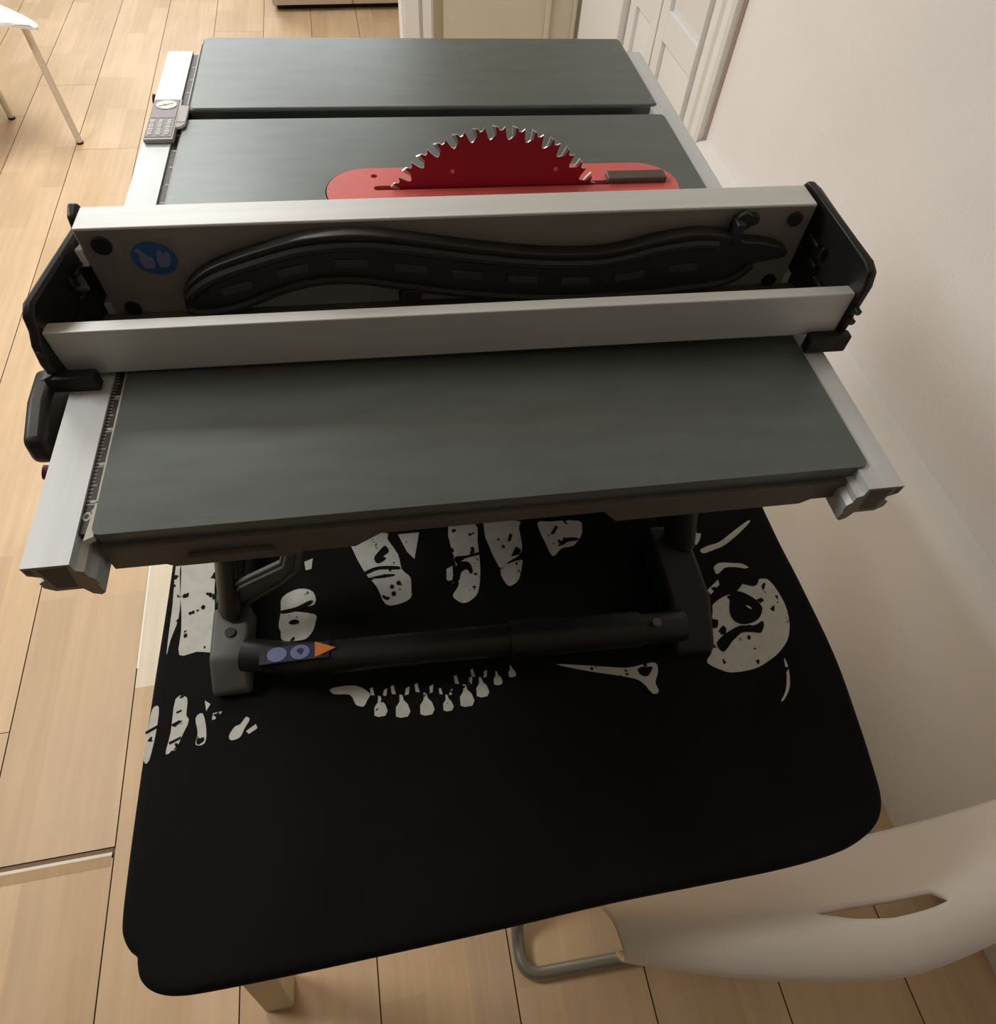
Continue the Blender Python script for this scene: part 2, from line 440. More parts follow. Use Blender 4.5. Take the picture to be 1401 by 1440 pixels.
# ------------------------------------------------------------------ table under the saw and its black cloth
def table():
    t = thing('table', 'pale table hidden beneath the black cloth, one foot showing', 'table', (0.09, 0.5, 0))
    bm = bmesh.new(); add_prism(bm, rrect(-0.272, 0.455, 0.045, 1.02, 0.05), 'z', 0.700, 0.7315)
    obj('tabletop', bm, M['table_white'], t, bevel=0.003)
    for (tx, ty), (fx, fy) in (((-0.225, 0.10), (-0.298, 0.004)), ((0.40, 0.62), (0.44, 0.64)), ((-0.225, 0.95), (-0.30, 1.04)), ((0.40, 0.95), (0.47, 1.04))):
        bm = bmesh.new()
        h = 0.024; vs = []
        for (cx, cy, z) in ((fx, fy, 0), (tx, ty, 0.699)):
            vs.append([bm.verts.new((cx+a*h, cy+b*h, z)) for a, b in ((-1, -1), (1, -1), (1, 1), (-1, 1))])
        for i in range(4): bm.faces.new((vs[0][i], vs[0][(i+1) % 4], vs[1][(i+1) % 4], vs[1][i]))
        bm.faces.new(vs[0]); bm.faces.new(vs[1])
        obj('leg', bm, M['pale_wood'], t, bevel=0.003)
table()

PRINT = {
'slab':[(-0.2719,0.4417),(-0.2379,0.4427),(-0.233,0.40),(-0.231,0.3801),(-0.229,0.35),(-0.2254,0.3227),(-0.245,0.324),(-0.2634,0.3225),(-0.2645,0.35),(-0.267,0.3755),(-0.2727,0.4129)],
'slab_far':[(-0.2725,0.447),(-0.2385,0.448),(-0.243,0.52),(-0.275,0.525)],
'side':[(-0.286,0.4385),(-0.2805,0.4398),(-0.2765,0.3993),(-0.2752,0.3675),(-0.2806,0.3423),(-0.2828,0.3241),(-0.2835,0.3513),(-0.2837,0.3865)],
'l1':[(-0.2836,0.2652),(-0.2773,0.2659),(-0.2768,0.24),(-0.2799,0.2121),(-0.285,0.213),(-0.2855,0.2341),(-0.285,0.2484)],
'l2':[(-0.2615,0.2728),(-0.2501,0.2729),(-0.2488,0.2545),(-0.2460,0.25),(-0.2463,0.244),(-0.2495,0.2362),(-0.2565,0.2171),(-0.2646,0.2168),(-0.2623,0.2379)],
'l3':[(-0.2391,0.2495),(-0.2325,0.2538),(-0.2274,0.2369),(-0.2275,0.2224),(-0.2364,0.2222),(-0.2355,0.2343)],
'l4':[(-0.2316,0.2674),(-0.2254,0.2628),(-0.2291,0.2557)],
'l5':[(-0.222,0.2525),(-0.213,0.2535),(-0.2165,0.2465),(-0.2225,0.2455)],
'hook':[(-0.2041,0.2265),(-0.1991,0.2353),(-0.1935,0.2373),(-0.1883,0.2442),(-0.1845,0.2408),(-0.189,0.2325),(-0.1927,0.2242),(-0.201,0.2217)],
'hook2':[(-0.1874,0.2293),(-0.1778,0.2354),(-0.1761,0.2308),(-0.1844,0.226)],
'five':[(-0.1556,0.3802),(-0.1372,0.3892),(-0.1209,0.3835),(-0.1192,0.3665),(-0.1448,0.3623),(-0.1183,0.3537),(-0.1178,0.344),(-0.1198,0.3352),(-0.1245,0.328),(-0.1322,0.3237),(-0.1532,0.3255),(-0.156,0.337),(-0.1585,0.3444),(-0.1567,0.362)],
'five2':[(-0.1312,0.4253),(-0.1211,0.4292),(-0.1227,0.4145),(-0.1294,0.4133)],
'tri':[(-0.0758,0.456),(-0.032,0.4555),(-0.0305,0.4464),(-0.0189,0.4224),(-0.0159,0.4019),(-0.008,0.392),(-0.006,0.386),(-0.0065,0.372),(-0.0078,0.3623),(-0.019,0.3562),(-0.0372,0.3566),(-0.0467,0.3812),(-0.0624,0.4074)],
'v':[(-0.0173,0.452),(0.0092,0.452),(0.0005,0.414),(-0.0082,0.4262)],
'f1':[(0.0467,0.458),(0.0808,0.457),(0.0805,0.43),(0.0795,0.4008),(0.0775,0.382),(0.074,0.3668),(0.07,0.357),(0.0643,0.3518),(0.057,0.348),(0.0496,0.3488),(0.0414,0.3583),(0.049,0.37),(0.0506,0.3793),(0.0492,0.4043)],
'f1b':[(0.0378,0.3956),(0.0456,0.3993),(0.0441,0.3752),(0.0362,0.381)],
'f2':[(0.0916,0.456),(0.1363,0.455),(0.1356,0.4437),(0.1335,0.4099),(0.1143,0.3967),(0.1019,0.3911)],
'f2b':[(0.1032,0.3879),(0.1305,0.3979),(0.1295,0.388),(0.1275,0.3801),(0.1235,0.372),(0.1182,0.3664),(0.1083,0.3647)],
'f3':[(0.1605,0.449),(0.1778,0.4495),(0.2147,0.4465),(0.2160,0.433),(0.2137,0.4251),(0.206,0.416),(0.1982,0.4098),(0.1841,0.4083),(0.1711,0.3983),(0.1656,0.4167)],
'jawm':[(-0.1008,0.2636),(-0.0751,0.2634),(-0.0603,0.2528),(-0.063,0.246),(-0.0669,0.2396),(-0.072,0.2405),(-0.0757,0.2431),(-0.0814,0.254),(-0.0978,0.2569)],
'rod':[(0.1467,0.2595),(0.1848,0.2529),(0.2244,0.2454),(0.2457,0.2469),(0.2575,0.2475),(0.2612,0.2440),(0.2595,0.235),(0.2534,0.2241),(0.2546,0.2142),(0.2468,0.2127),(0.2365,0.2288),(0.214,0.2375),(0.1833,0.2464)],
'skull':[(0.3535,0.3111),(0.3699,0.3187),(0.3861,0.3226),(0.4009,0.3348),(0.4085,0.3372),(0.4155,0.336),(0.4245,0.3362),(0.4318,0.3341),(0.4365,0.324),(0.4391,0.3104),(0.440,0.298),(0.4388,0.2873),(0.4355,0.274),(0.4301,0.2624),(0.423,0.2525),(0.4137,0.2447),(0.403,0.2375),(0.3908,0.2318),(0.376,0.2263),(0.3618,0.2244),(0.348,0.2242),(0.3369,0.2267),(0.3198,0.2391),(0.3273,0.2485),(0.333,0.258),(0.3379,0.2739),(0.343,0.2991)],
'arc':[(0.3685,0.3568),(0.3735,0.3625),(0.3817,0.3645),(0.396,0.362),(0.4083,0.3593),(0.4182,0.3479),(0.4103,0.3519),(0.3981,0.356),(0.3841,0.357),(0.376,0.352),(0.3697,0.3495)],
'bit1':[(0.3591,0.4196),(0.3691,0.4086),(0.3532,0.3899),(0.3336,0.3911),(0.3462,0.4068)],
'bit2':[(0.3605,0.3859),(0.3744,0.391),(0.3894,0.3943),(0.415,0.409),(0.4389,0.4219),(0.4395,0.4185),(0.418,0.403),(0.3953,0.3893),(0.379,0.384),(0.3633,0.3802)],
'bit3':[(0.3451,0.3595),(0.3509,0.3437),(0.3475,0.3391),(0.3436,0.3496)],
'bit4':[(0.3505,0.3289),(0.3688,0.3416),(0.3682,0.3347),(0.353,0.3227)],
'cres':[(0.4117,0.2335),(0.4124,0.2247),(0.4095,0.212),(0.4048,0.2004),(0.398,0.192),(0.391,0.1858),(0.3885,0.1861),(0.3955,0.193),(0.4007,0.2009),(0.406,0.212),(0.4082,0.221)],
}
HOLES = {
'skh1':[(0.3671,0.3289),(0.376,0.337),(0.3867,0.3394),(0.3948,0.3486),(0.4156,0.3533),(0.422,0.345),(0.4206,0.3358),(0.4122,0.3274),(0.3997,0.3311),(0.3867,0.3364),(0.3785,0.329)],
'eye':[(0.3771,0.3208),(0.384,0.323),(0.3915,0.322),(0.401,0.315),(0.4072,0.3074),(0.410,0.30),(0.4087,0.2948),(0.404,0.288),(0.3977,0.283),(0.388,0.28),(0.3784,0.2798),(0.372,0.283),(0.3681,0.2885),(0.368,0.298),(0.3712,0.307)],
'eyeb':[(0.4065,0.309),(0.414,0.311),(0.4165,0.307),(0.41,0.304)],
'brow':[(0.3381,0.2595),(0.346,0.267),(0.3548,0.2718),(0.3734,0.2786),(0.3871,0.2769),(0.396,0.278),(0.4034,0.2814),(0.404,0.277),(0.4019,0.2732),(0.3965,0.267),(0.3905,0.2676),(0.385,0.269),(0.3734,0.2697),(0.365,0.265),(0.3579,0.2606),(0.3432,0.2492)],
'nose':[(0.3423,0.3182),(0.3507,0.3162),(0.348,0.302),(0.344,0.2915),(0.3502,0.2888),(0.3451,0.2793),(0.3372,0.2849)],
'rodh':[(0.2374,0.2412),(0.243,0.244),(0.2489,0.2431),(0.2553,0.2422),(0.2477,0.2331),(0.2405,0.2341)],
'c1':[(-0.158,0.3625),(-0.14,0.3655),(-0.125,0.372),(-0.1205,0.3705),(-0.1255,0.3655),(-0.1382,0.3605),(-0.1545,0.359)],
'c2':[(-0.1465,0.3485),(-0.140,0.350),(-0.1355,0.346),(-0.140,0.344),(-0.1465,0.345)],
'c3':[(-0.060,0.403),(-0.044,0.4085),(-0.020,0.406),(-0.0195,0.4015),(-0.043,0.404),(-0.058,0.399)],
'c4':[(-0.0505,0.395),(-0.035,0.3965),(-0.025,0.3955),(-0.027,0.393),(-0.0475,0.392)],
'c5':[(-0.048,0.421),(-0.040,0.432),(-0.0335,0.437),(-0.030,0.428),(-0.037,0.422),(-0.0335,0.4185),(-0.044,0.4125)],
'c6':[(0.0495,0.411),(0.064,0.4115),(0.0795,0.4145),(0.0795,0.4105),(0.062,0.4075),(0.052,0.400)],
'c7':[(0.0515,0.4005),(0.060,0.4035),(0.0672,0.400),(0.069,0.388),(0.0655,0.3855),(0.0625,0.392),(0.055,0.389),(0.052,0.381),(0.0465,0.388)],
'c8':[(0.118,0.426),(0.122,0.437),(0.126,0.436),(0.122,0.426)],
'c9':[(0.119,0.404),(0.1275,0.4175),(0.1335,0.4115),(0.129,0.405)],
'c10':[(0.174,0.430),(0.183,0.443),(0.186,0.440),(0.179,0.430)],
'c11':[(0.184,0.4165),(0.193,0.4225),(0.207,0.4215),(0.207,0.4175),(0.194,0.4165),(0.186,0.412)],
'c12':[(-0.2635,0.2455),(-0.2555,0.2495),(-0.252,0.2485),(-0.259,0.243)],
'c13':[(-0.263,0.228),(-0.2515,0.2325),(-0.2515,0.230),(-0.262,0.2255)],
'c14':[(-0.259,0.259),(-0.254,0.2605),(-0.254,0.2585),(-0.259,0.257)],
'c15':[(-0.287,0.242),(-0.276,0.2475),(-0.276,0.2445),(-0.287,0.239)],
'c16':[(-0.256,0.4425),(-0.2485,0.4475),(-0.240,0.4435),(-0.242,0.440),(-0.254,0.4395)],
}
DOTS = [(-0.2625,0.397,.0016),(-0.2435,0.378,.0024),(-0.257,0.372,.0018),(-0.254,0.373,.0018),(-0.268,0.352,.0016),(-0.0208,0.383,.0027),(-0.029,0.379,.0025),(-0.0275,0.3695,.0028),
        (0.1115,0.419,.0022),(0.107,0.430,.0014),(0.124,0.393,.0017),(-0.030,0.4015,.0015),(-0.2795,0.375,.002),(-0.2805,0.36,.002),(-0.2785,0.41,.0015)]
JAW = [((-0.0666, 0.2458), 10), ((-0.0498, 0.2358), 10), ((-0.0267, 0.2328), 11), ((-0.001, 0.2317), 11), ((0.0217, 0.2303), 8), ((0.0424, 0.2354), 11), ((0.0605, 0.2426), 10), ((0.079, 0.2508), 7), ((0.0959, 0.2568), 6)]

def cloth():
    # outline of the covered top, counter-clockwise from the far left
    ol = [(-0.288, 1.03), (-0.290, 0.75), (-0.287, 0.45), (-0.2885, 0.30), (-0.289, 0.20), (-0.2885, 0.12), (-0.287, 0.075), (-0.283, 0.060), (-0.276, 0.050), (-0.2705, 0.0455),
          (-0.2695, 0.041), (-0.266, 0.030), (-0.258, 0.021), (-0.247, 0.0155), (-0.233, 0.0125), (-0.21, 0.0115), (-0.15, 0.0125), (-0.083, 0.0145), (0.04, 0.019), (0.152, 0.0245), (0.251, 0.0265),
          (0.32, 0.028), (0.37, 0.0315), (0.405, 0.037), (0.432, 0.047), (0.449, 0.060), (0.459, 0.078), (0.464, 0.103), (0.4705, 0.15), (0.478, 0.23), (0.476, 0.33), (0.472, 0.432), (0.474, 0.75), (0.474, 1.03)]
    pts = [Vector((p.x, p.y)) for p in smooth_path([(a, b, 0) for a, b in ol], False, 4)]; n = len(pts)
    nor = []
    for i in range(n):
        a, b = pts[i-1], pts[(i+1) % n]
        d = (b-a).normalized(); nor.append(Vector((-d.y, d.x)))    # inward for a counter-clockwise loop
    bm = bmesh.new(); rings = []
    rnd = random.Random(3); wob = [rnd.uniform(-1, 1) for _ in pts]
    for ins, z in ((0.006, CT-0.058), (0.002, CT-0.035), (0, CT-0.012), (0.001, CT-0.006), (0.0035, CT-0.002), (0.008, CT), (0.014, CT)):
        rings.append([bm.verts.new((p.x+m.x*ins, p.y+m.y*ins, z+(0.004*wob[i] if z < CT-0.05 else 0))) for i, (p, m) in enumerate(zip(pts, nor))])
    for k in range(len(rings)-1):
        for i in range(n): bm.faces.new((rings[k][i], rings[k][(i+1) % n], rings[k+1][(i+1) % n], rings[k+1][i]))
    fc = bm.faces.new(rings[-1])
    bmesh.ops.triangulate(bm, faces=[fc])
    # the white print lies flat on the weave
    Z1, Z2 = CT+0.0004, CT+0.0008
    def soft(poly): return [(p.x, p.y) for p in smooth_path([(a, b, 0) for a, b in poly], True, 3)] if len(poly) > 4 else poly
    for k, poly in PRINT.items():
        if k == 'side':
            for f in [add_flat(bm, soft([(x+0.006, y) for x, y in poly]), Z1, 1)]: pass
        else: add_flat(bm, soft(poly), Z1, 1)
    for (c, r) in JAW[1:]:
        x, y = c; w = r*0.00078
        add_flat(bm, [(x-w*.85, y-w*1.0), (x-w*.3, y-w*1.25), (x+w*.6, y-w*1.2), (x+w*.95, y-w*.6), (x+w*.7, y+w*.35), (x+w*.25, y+w*.9), (x+w*.1, y+w*1.6), (x-w*.25, y+w*1.7), (x-w*.3, y+w*.8), (x-w*.8, y+w*.1)], Z1, 1)
        if r > 7:
            add_flat(bm, [(x-w*1.2, y+w*1.9), (x-w*.7, y+w*1.8), (x-w*.9, y+w*3.0), (x-w*1.3, y+w*2.9)], Z1, 1)
            add_flat(bm, [(x+w*.4, y+w*1.5), (x+w*.9, y+w*1.6), (x+w*1.1, y+w*2.6), (x+w*.6, y+w*2.4)], Z1, 1)
    for poly in HOLES.values(): add_flat(bm, soft(poly), Z2, 0)
    for x, y, r in DOTS: add_flat(bm, disc_poly(x, y, r, r*1.2, 8), Z2, 0)
    # thread-like ring at the centre of the eye socket
    add_flat(bm, [(0.3905,0.3035),(0.394,0.302),(0.3965,0.2985),(0.395,0.2975),(0.392,0.3005)], Z2+0.0003, 1)
    bmesh.ops.recalc_face_normals(bm, faces=[f for f in bm.faces if len(f.verts) and min(v.co.z for v in f.verts) < CT-0.0001])
    for f in bm.faces:
        if min(v.co.z for v in f.verts) >= CT-0.0001 and f.normal.z < 0: f.normal_flip()
    bm.normal_update()
    o = obj('tablecloth', bm, [M['cloth'], M['print']], recalc=False, smooth=True)
    tag(o, 'black cloth with white bone print stretched over the table under the saw', 'tablecloth')
cloth()

# ------------------------------------------------------------------ table saw
saw = thing('table_saw', 'portable table saw with grey top and red blade standing on the black cloth', 'table saw', (0.06, 0.62, CT+0.001))
def rail_profile(sign):
    # x measured outward from the inner edge of the rail (towards the outside positive), z from the table top
    p = [(0.0, -0.002), (0.0285, -0.002), (0.0285, -0.011), (0.0215, -0.0145), (0.0215, -0.018), (0.0262, -0.0215), (0.0262, -0.0275), (0.021, -0.0325), (0.0045, -0.0325), (0.0015, -0.040), (-0.003, -0.0425), (-0.0062, -0.040), (-0.0058, -0.030), (-0.0075, -0.028), (-0.0075, -0.022), (-0.0045, -0.018), (-0.0045, -0.012), (0.0, -0.010)]
    return p
def rails():
    for inner, sign in ((-0.2115, -1), (0.3318, 1)):
        prof = [(inner+sign*a, TT+b) for a, b in rail_profile(sign)]
        bm = bmesh.new()
        def y0(p): return 0.2385
        A, B = add_prism(bm, prof, 'y', 0.2385, 0.967, 0, 1)
        # flat dark patches paint the shade of the extrusion's slots on the cut ends
        for ys in (0.2383, 0.9672):
            on = lambda p: (inner+sign*p[0], ys, TT+p[1])
            add_flat(bm, [(0.003, -0.0050), (0.0200, -0.0050), (0.0190, -0.0290), (0.006, -0.0290)], 0, 2, on)
            add_flat(bm, [(0.0235, -0.0045), (0.0270, -0.0045), (0.0270, -0.0090), (0.0240, -0.0110)], 0, 2, on)
        o = obj('guide_rail', bm, [M['alu_long'], M['alu_dull'], M['alu_hollow_shade']], saw)
        for f in o.data.polygons: pass
        if sign < 0:
            for y in (0.3228, 0.868):
                bm = bmesh.new(); add_tube(bm, [(-0.2375, y, TT-0.016), (-0.2445, y, TT-0.013), (-0.2485, y, TT-0.012)], 0.0052, 14)
                obj('knob', bm, M['darkred'], o, smooth=True)
            # measuring scale
            bm = bmesh.new(); add_box(bm, -0.2114, -0.2040, 0.262, 0.962, TT-0.0095, TT-0.004, 0)
            z = TT-0.0038
            y = 0.285; k = 0
            while y < 0.955:
                w = 0.0058 if k % 10 == 0 else (0.0042 if k % 5 == 0 else 0.0024)
                add_flat(bm, [(-0.2109, y-0.0004), (-0.2109+w, y-0.0004), (-0.2109+w, y+0.0004), (-0.2109, y+0.0004)], z, 1)
                if k % 10 == 0:
                    add_flat(bm, rrect(-0.2085, -0.2048, y+0.0012, y+0.0035, 0.0006, 2), z, 1)
                y += 0.0032; k += 1
            # round lock symbol near the end
            ro = disc_poly(-0.2085, 0.2755, 0.0027, 0.0036, 16); ri = disc_poly(-0.2085, 0.2755, 0.0014, 0.0021, 16)
            vo = [bm.verts.new((p[0], p[1], z)) for p in ro]; vi = [bm.verts.new((p[0], p[1], z)) for p in ri]
            for i in range(16): bm.faces.new((vo[i], vo[(i+1) % 16], vi[(i+1) % 16], vi[i])).material_index = 1
            add_flat(bm, [(-0.2068, 0.2788), (-0.2058, 0.2815), (-0.2050, 0.2812), (-0.2060, 0.2782)], z, 1)
            obj('measuring_scale', bm, [M['scale'], M['tick']], o)
            bm = bmesh.new()
            add_box(bm, -0.2040, -0.2026, 0.285, 0.99, TT-0.0072, TT-0.0022, 0)
            add_prism(bm, [(-0.2040, 0.286), (-0.2026, 0.286), (-0.2022, 0.272), (-0.2008, 0.258), (-0.2065, 0.2555)], 'z', TT-0.0072, TT-0.0022)
            obj('white_tape', bm, M['tape'], o)
rails()

def saw_tables():
    # far table half
    bm = bmesh.new(); add_prism(bm, rrect(-0.2018, 0.3412, 0.8155, 1.0045, 0.008), 'z', TT-0.030, TT)
    obj('side_table', bm, M['table_metal'], saw, bevel=0.003, seg=3)
    # main table with the opening for the throat plate
    bm = bmesh.new()
    outer = rrect(-0.2018, 0.3405, 0.2575, 0.7925, 0.006)
    op = rrect(-0.0535, 0.3125, 0.602, 0.6862, 0.041, 8)
    add_holed_plate(bm, outer, [op], TT-0.012, TT)
    obj('main_table', bm, M['table_metal'], saw, bevel=0.0025, seg=3)
    # apron below the front edge, with the wide cut-out
    bm = bmesh.new()
    z = TT-0.0122
    pr = [(-0.201, z), (-0.201, z-0.026), (-0.168, z-0.026), (-0.163, z-0.030), (-0.085, z-0.030), (-0.080, z-0.026), (-0.040, z-0.026), (-0.021, z-0.012), (0.140, z-0.012), (0.152, z-0.026), (0.300, z-0.026), (0.308, z-0.021), (0.339, z-0.021), (0.339, z)]
    add_prism(bm, pr, 'y', 0.2545, 0.264)
    add_box(bm, -0.201, 0.339, 0.2535, 0.2544, z-0.006, z)
    add_box(bm, -0.150, -0.095, 0.2500, 0.2544, z-0.022, z-0.014)
    obj('front_apron', bm, M['apron'], saw, bevel=0.0018)
    for x in (-0.195, 0.329):
        box_obj('side_apron', x, x+0.008, 0.2645, 0.785, TT-0.034, TT-0.0122, M['apron'], saw)
    # throat plate
    bm = bmesh.new()
    slot = rrect(-0.006, 0.238, 0.6435, 0.6517, 0.0035, 4)
    notch = [(-0.024+0, 0.640), (-0.0205, 0.640), (-0.0205, 0.6432), (-0.024, 0.6432)]
    hole = disc_poly(-0.005, 0.670, 0.0035, 0.0035, 14)
    knife = [(0.236, 0.6525), (0.3005, 0.6525), (0.3005, 0.6640), (0.236, 0.6655)]
    plate = rrect(-0.0525, 0.3115, 0.603, 0.6852, 0.040, 8)
    add_holed_plate(bm, plate, [slot, hole], TT-0.004, TT+0.0006)
    obj('throat_plate', bm, M['plate_red'], saw)
    bm = bmesh.new(); add_box(bm, -0.050, 0.309, 0.606, 0.640, TT-0.0095, TT-0.0045); add_box(bm, -0.050, 0.309, 0.6555, 0.682, TT-0.0095, TT-0.0045)
    obj('plate_ledge', bm, M['dark'], saw)
    # anti-kickback clamp and riving knife stub behind the blade
    bm = bmesh.new()
    add_box(bm, 0.235, 0.2985, 0.6440, 0.6600, TT+0.0008, TT+0.0065)
    obj('knife_clamp', bm, M['knife'], saw, bevel=0.0012)
    bm = bmesh.new(); add_box(bm, 0.2340, 0.2365, 0.6464, 0.6488, TT-0.06, TT+0.0005)
    obj('riving_knife', bm, M['dark'], saw)
saw_tables()

def blade():
    N, Rb, cx, cz, y = 40, 0.1268, 0.1165, TT+0.0592-0.1268, 0.6476
    da = 2*math.pi/N; pts = []
    for i in range(N):
        a = i*da+0.045
        for d, r in ((-0.012, Rb-0.0098), (0.004, Rb-0.0122), (0.022, Rb-0.0130), (0.038, Rb-0.0105), (0.050, Rb-0.0052), (0.060, Rb-0.0012), (0.078, Rb-0.0042), (0.100, Rb-0.0046), (0.114, Rb-0.0018), (0.130, Rb-0.0008)):
            pts.append((cx+r*math.cos(a+d), cz+r*math.sin(a+d)))
    bm = bmesh.new()
    add_prism(bm, pts, 'y', y-0.0009, y+0.0009, 1, 0)
    for i in range(N):
        a = i*da+0.045
        q = [(a+0.002, Rb), (a-0.026, Rb-0.0012), (a-0.030, Rb-0.0080), (a-0.0125, Rb-0.0102)]
        add_prism(bm, [(cx+r*math.cos(t), cz+r*math.sin(t)) for t, r in q], 'y', y-0.0014, y+0.0014, 1)
    # small rivet-like spots
    for px, pz in ((0.0725, TT+0.0165), (0.1775, TT+0.0165)):
        add_prism(bm, disc_poly(px, pz, 0.0022, 0.0022, 12), 'y', y-0.0014, y-0.00095, 2)
    o = obj('saw_blade', bm, [M['red'], M['steel'], M['plate_red']], saw)
    bm = bmesh.new(); add_tube(bm, [(cx, y-0.012, cz), (cx, y-0.0016, cz)], 0.022, 20)
    obj('arbor_flange', bm, M['steel'], o, smooth=True)
blade()

def saw_body():
    # open motor housing under the table
    bm = bmesh.new()
    x0, x1, y0, y1, z0, z1 = -0.175, 0.315, 0.50, 0.93, 0.80, TT-0.0125
    for (a, b, c, d) in ((x0, x1, y0, y0+.005), (x0, x1, y1-.005, y1), (x0, x0+.005, y0+.0051, y1-.0051), (x1-.005, x1, y0+.0051, y1-.0051)):
        add_box(bm, a, b, c, d, z0, z1)
    for k in range(6): add_box(bm, -0.10+k*0.055, -0.075+k*0.055, y0-.004, y0-.0001, 0.90, 0.96)
    obj('housing', bm, M['black_matt'], saw)
    # front tube of the base with its stickers
    bm = bmesh.new()
    add_tube(bm, [(-0.185, 0.300, 0.768), (-0.13, 0.287, 0.768), (0.05, 0.2825, 0.768), (0.145, 0.281, 0.768), (0.258, 0.275, 0.768), (0.292, 0.275, 0.768)], 0.0175, 18)
    add_tube(bm, [(0.095, 0.2815, 0.769), (0.240, 0.2760, 0.769)], 0.0200, 18)
    add_box(bm, -0.165, -0.095, 0.278, 0.2955, 0.758, 0.7865)
    tb = obj('base_tube', bm, M['black'], saw, smooth=True)
    def stick(name, poly, m, dz=0.0):
        bm = bmesh.new(); add_prism(bm, poly, 'z', 0.7866+dz, 0.7870+dz); return obj(name, bm, m, tb)
    stick('sticker', rrect(-0.158, -0.102, 0.2785, 0.2952, 0.002), M['navy'])
    for x in (-0.1475, -0.1245): stick('sticker', disc_poly(x, 0.2870, 0.0098, 0.0078, 20), M['blue_pale'], 0.0004)
    bm = bmesh.new(); add_prism(bm, [(-0.1285, 0.2885), (-0.1250, 0.2915), (-0.1205, 0.2895), (-0.1235, 0.2835)], 'z', 0.7875, 0.7877); obj('sticker_mark', bm, M['navy'], tb)
    bm = bmesh.new(); add_prism(bm, [(-0.1095, 0.2795), (-0.0885, 0.2875), (-0.1095, 0.2965)], 'z', 0.7871, 0.7875); obj('sticker', bm, M['orange'], tb)
    bm = bmesh.new(); add_tube(bm, [(-0.165, 0.88, 0.768), (0.296, 0.88, 0.768)], 0.0175, 16)
    obj('base_tube', bm, M['black'], saw, smooth=True)
    for x in (-0.205, 0.318):
        bm = bmesh.new(); add_tube(bm, [(x, 0.36, 0.768), (x, 0.86, 0.768)], 0.014, 14); obj('base_tube', bm, M['black'], saw, smooth=True)
    # feet: the near left one is light grey plastic
    def foot(x0, x1, y0, y1, h, m, screw=None, slope=0.0):
        bm = bmesh.new()
        pr = [(y0, CT+0.001), (y0, CT+0.012), (y0+slope, CT+h), (y1, CT+h), (y1, CT+0.001)]
        add_prism(bm, pr, 'x', x0, x1)
        f = obj('foot', bm, m, saw, bevel=0.005, seg=3)
        if screw:
            bm = bmesh.new(); add_tube(bm, [(screw[0], screw[1], CT+h-0.001), (screw[0], screw[1], CT+h+0.002)], 0.0055, 14); obj('screw', bm, M['black_matt'], f, smooth=True)
        return f
    foot(-0.2215, -0.1815, 0.268, 0.358, 0.034, mat('foot_grey_plastic', (86, 87, 85), 0.55), (-0.201, 0.326), 0.030)
    foot(0.282, 0.330, 0.250, 0.400, 0.046, M['black_matt'], None, 0.05)
    foot(-0.234, -0.192, 0.84, 0.91, 0.046, M['black_matt']); foot(0.294, 0.334, 0.84, 0.91, 0.046, M['black_matt'])
    bm = bmesh.new(); add_tube(bm, [(0.255, 0.2725, 0.7905), (0.255, 0.2725, 0.7850)], 0.005, 12); obj('screw', bm, M['grey_pl'], tb, smooth=True)
    # legs up to the table
    for (a, b) in (((-0.204, 0.352, 0.765), (-0.165, 0.505, 1.030)), ((0.314, 0.372, 0.780), (0.306, 0.505, 1.030)), ((-0.213, 0.875, 0.775), (-0.175, 0.86, 1.030)), ((0.314, 0.875, 0.775), (0.31, 0.86, 1.030))):
        bm = bmesh.new(); add_tube(bm, [a, b], 0.015, 10, flat=(0.019, 0.011)); obj('leg', bm, M['black'], saw, smooth=True)
    # pressed folding bracket on the near left corner
    bm = bmesh.new()
    br_pts = [(-0.2165, 0.748), (-0.1995, 0.7984), (-0.1870, 0.8117), (-0.1356, 0.8443), (-0.1247, 0.8769), (-0.122, 0.960), (-0.102, 0.960), (-0.1064, 0.8735), (-0.1182, 0.8262), (-0.1358, 0.8067), (-0.1990, 0.7520)]
    add_prism(bm, br_pts, 'y', 0.3605, 0.3655)
    br = obj('folding_bracket', bm, M['grey_pl'], saw, bevel=0.001)
    bm = bmesh.new()
    rim = [(-0.1985, 0.760), (-0.1945, 0.795), (-0.1845, 0.8055), (-0.1320, 0.8395), (-0.1205, 0.8740), (-0.118, 0.955)]
    add_tube(bm, [(x, 0.3592, z) for x, z in rim], 0.0022, 8)
    rim = [(-0.1930, 0.7620), (-0.1385, 0.8095), (-0.1225, 0.8280), (-0.1100, 0.8740), (-0.106, 0.955)]
    add_tube(bm, [(x, 0.3592, z) for x, z in rim], 0.0022, 8)
    obj('rib', bm, M['grey_pl'], br, smooth=True)
    # elevation wheel on the operator's side
    bm = bmesh.new(); add_tube(bm, [(-0.176, 0.66, 0.90), (-0.205, 0.66, 0.90)], 0.010, 14); add_tube(bm, [(-0.198, 0.66, 0.90), (-0.210, 0.66, 0.90)], 0.048, 28)
    obj('handwheel', bm, M['black'], saw, bevel=0.003)
saw_body()

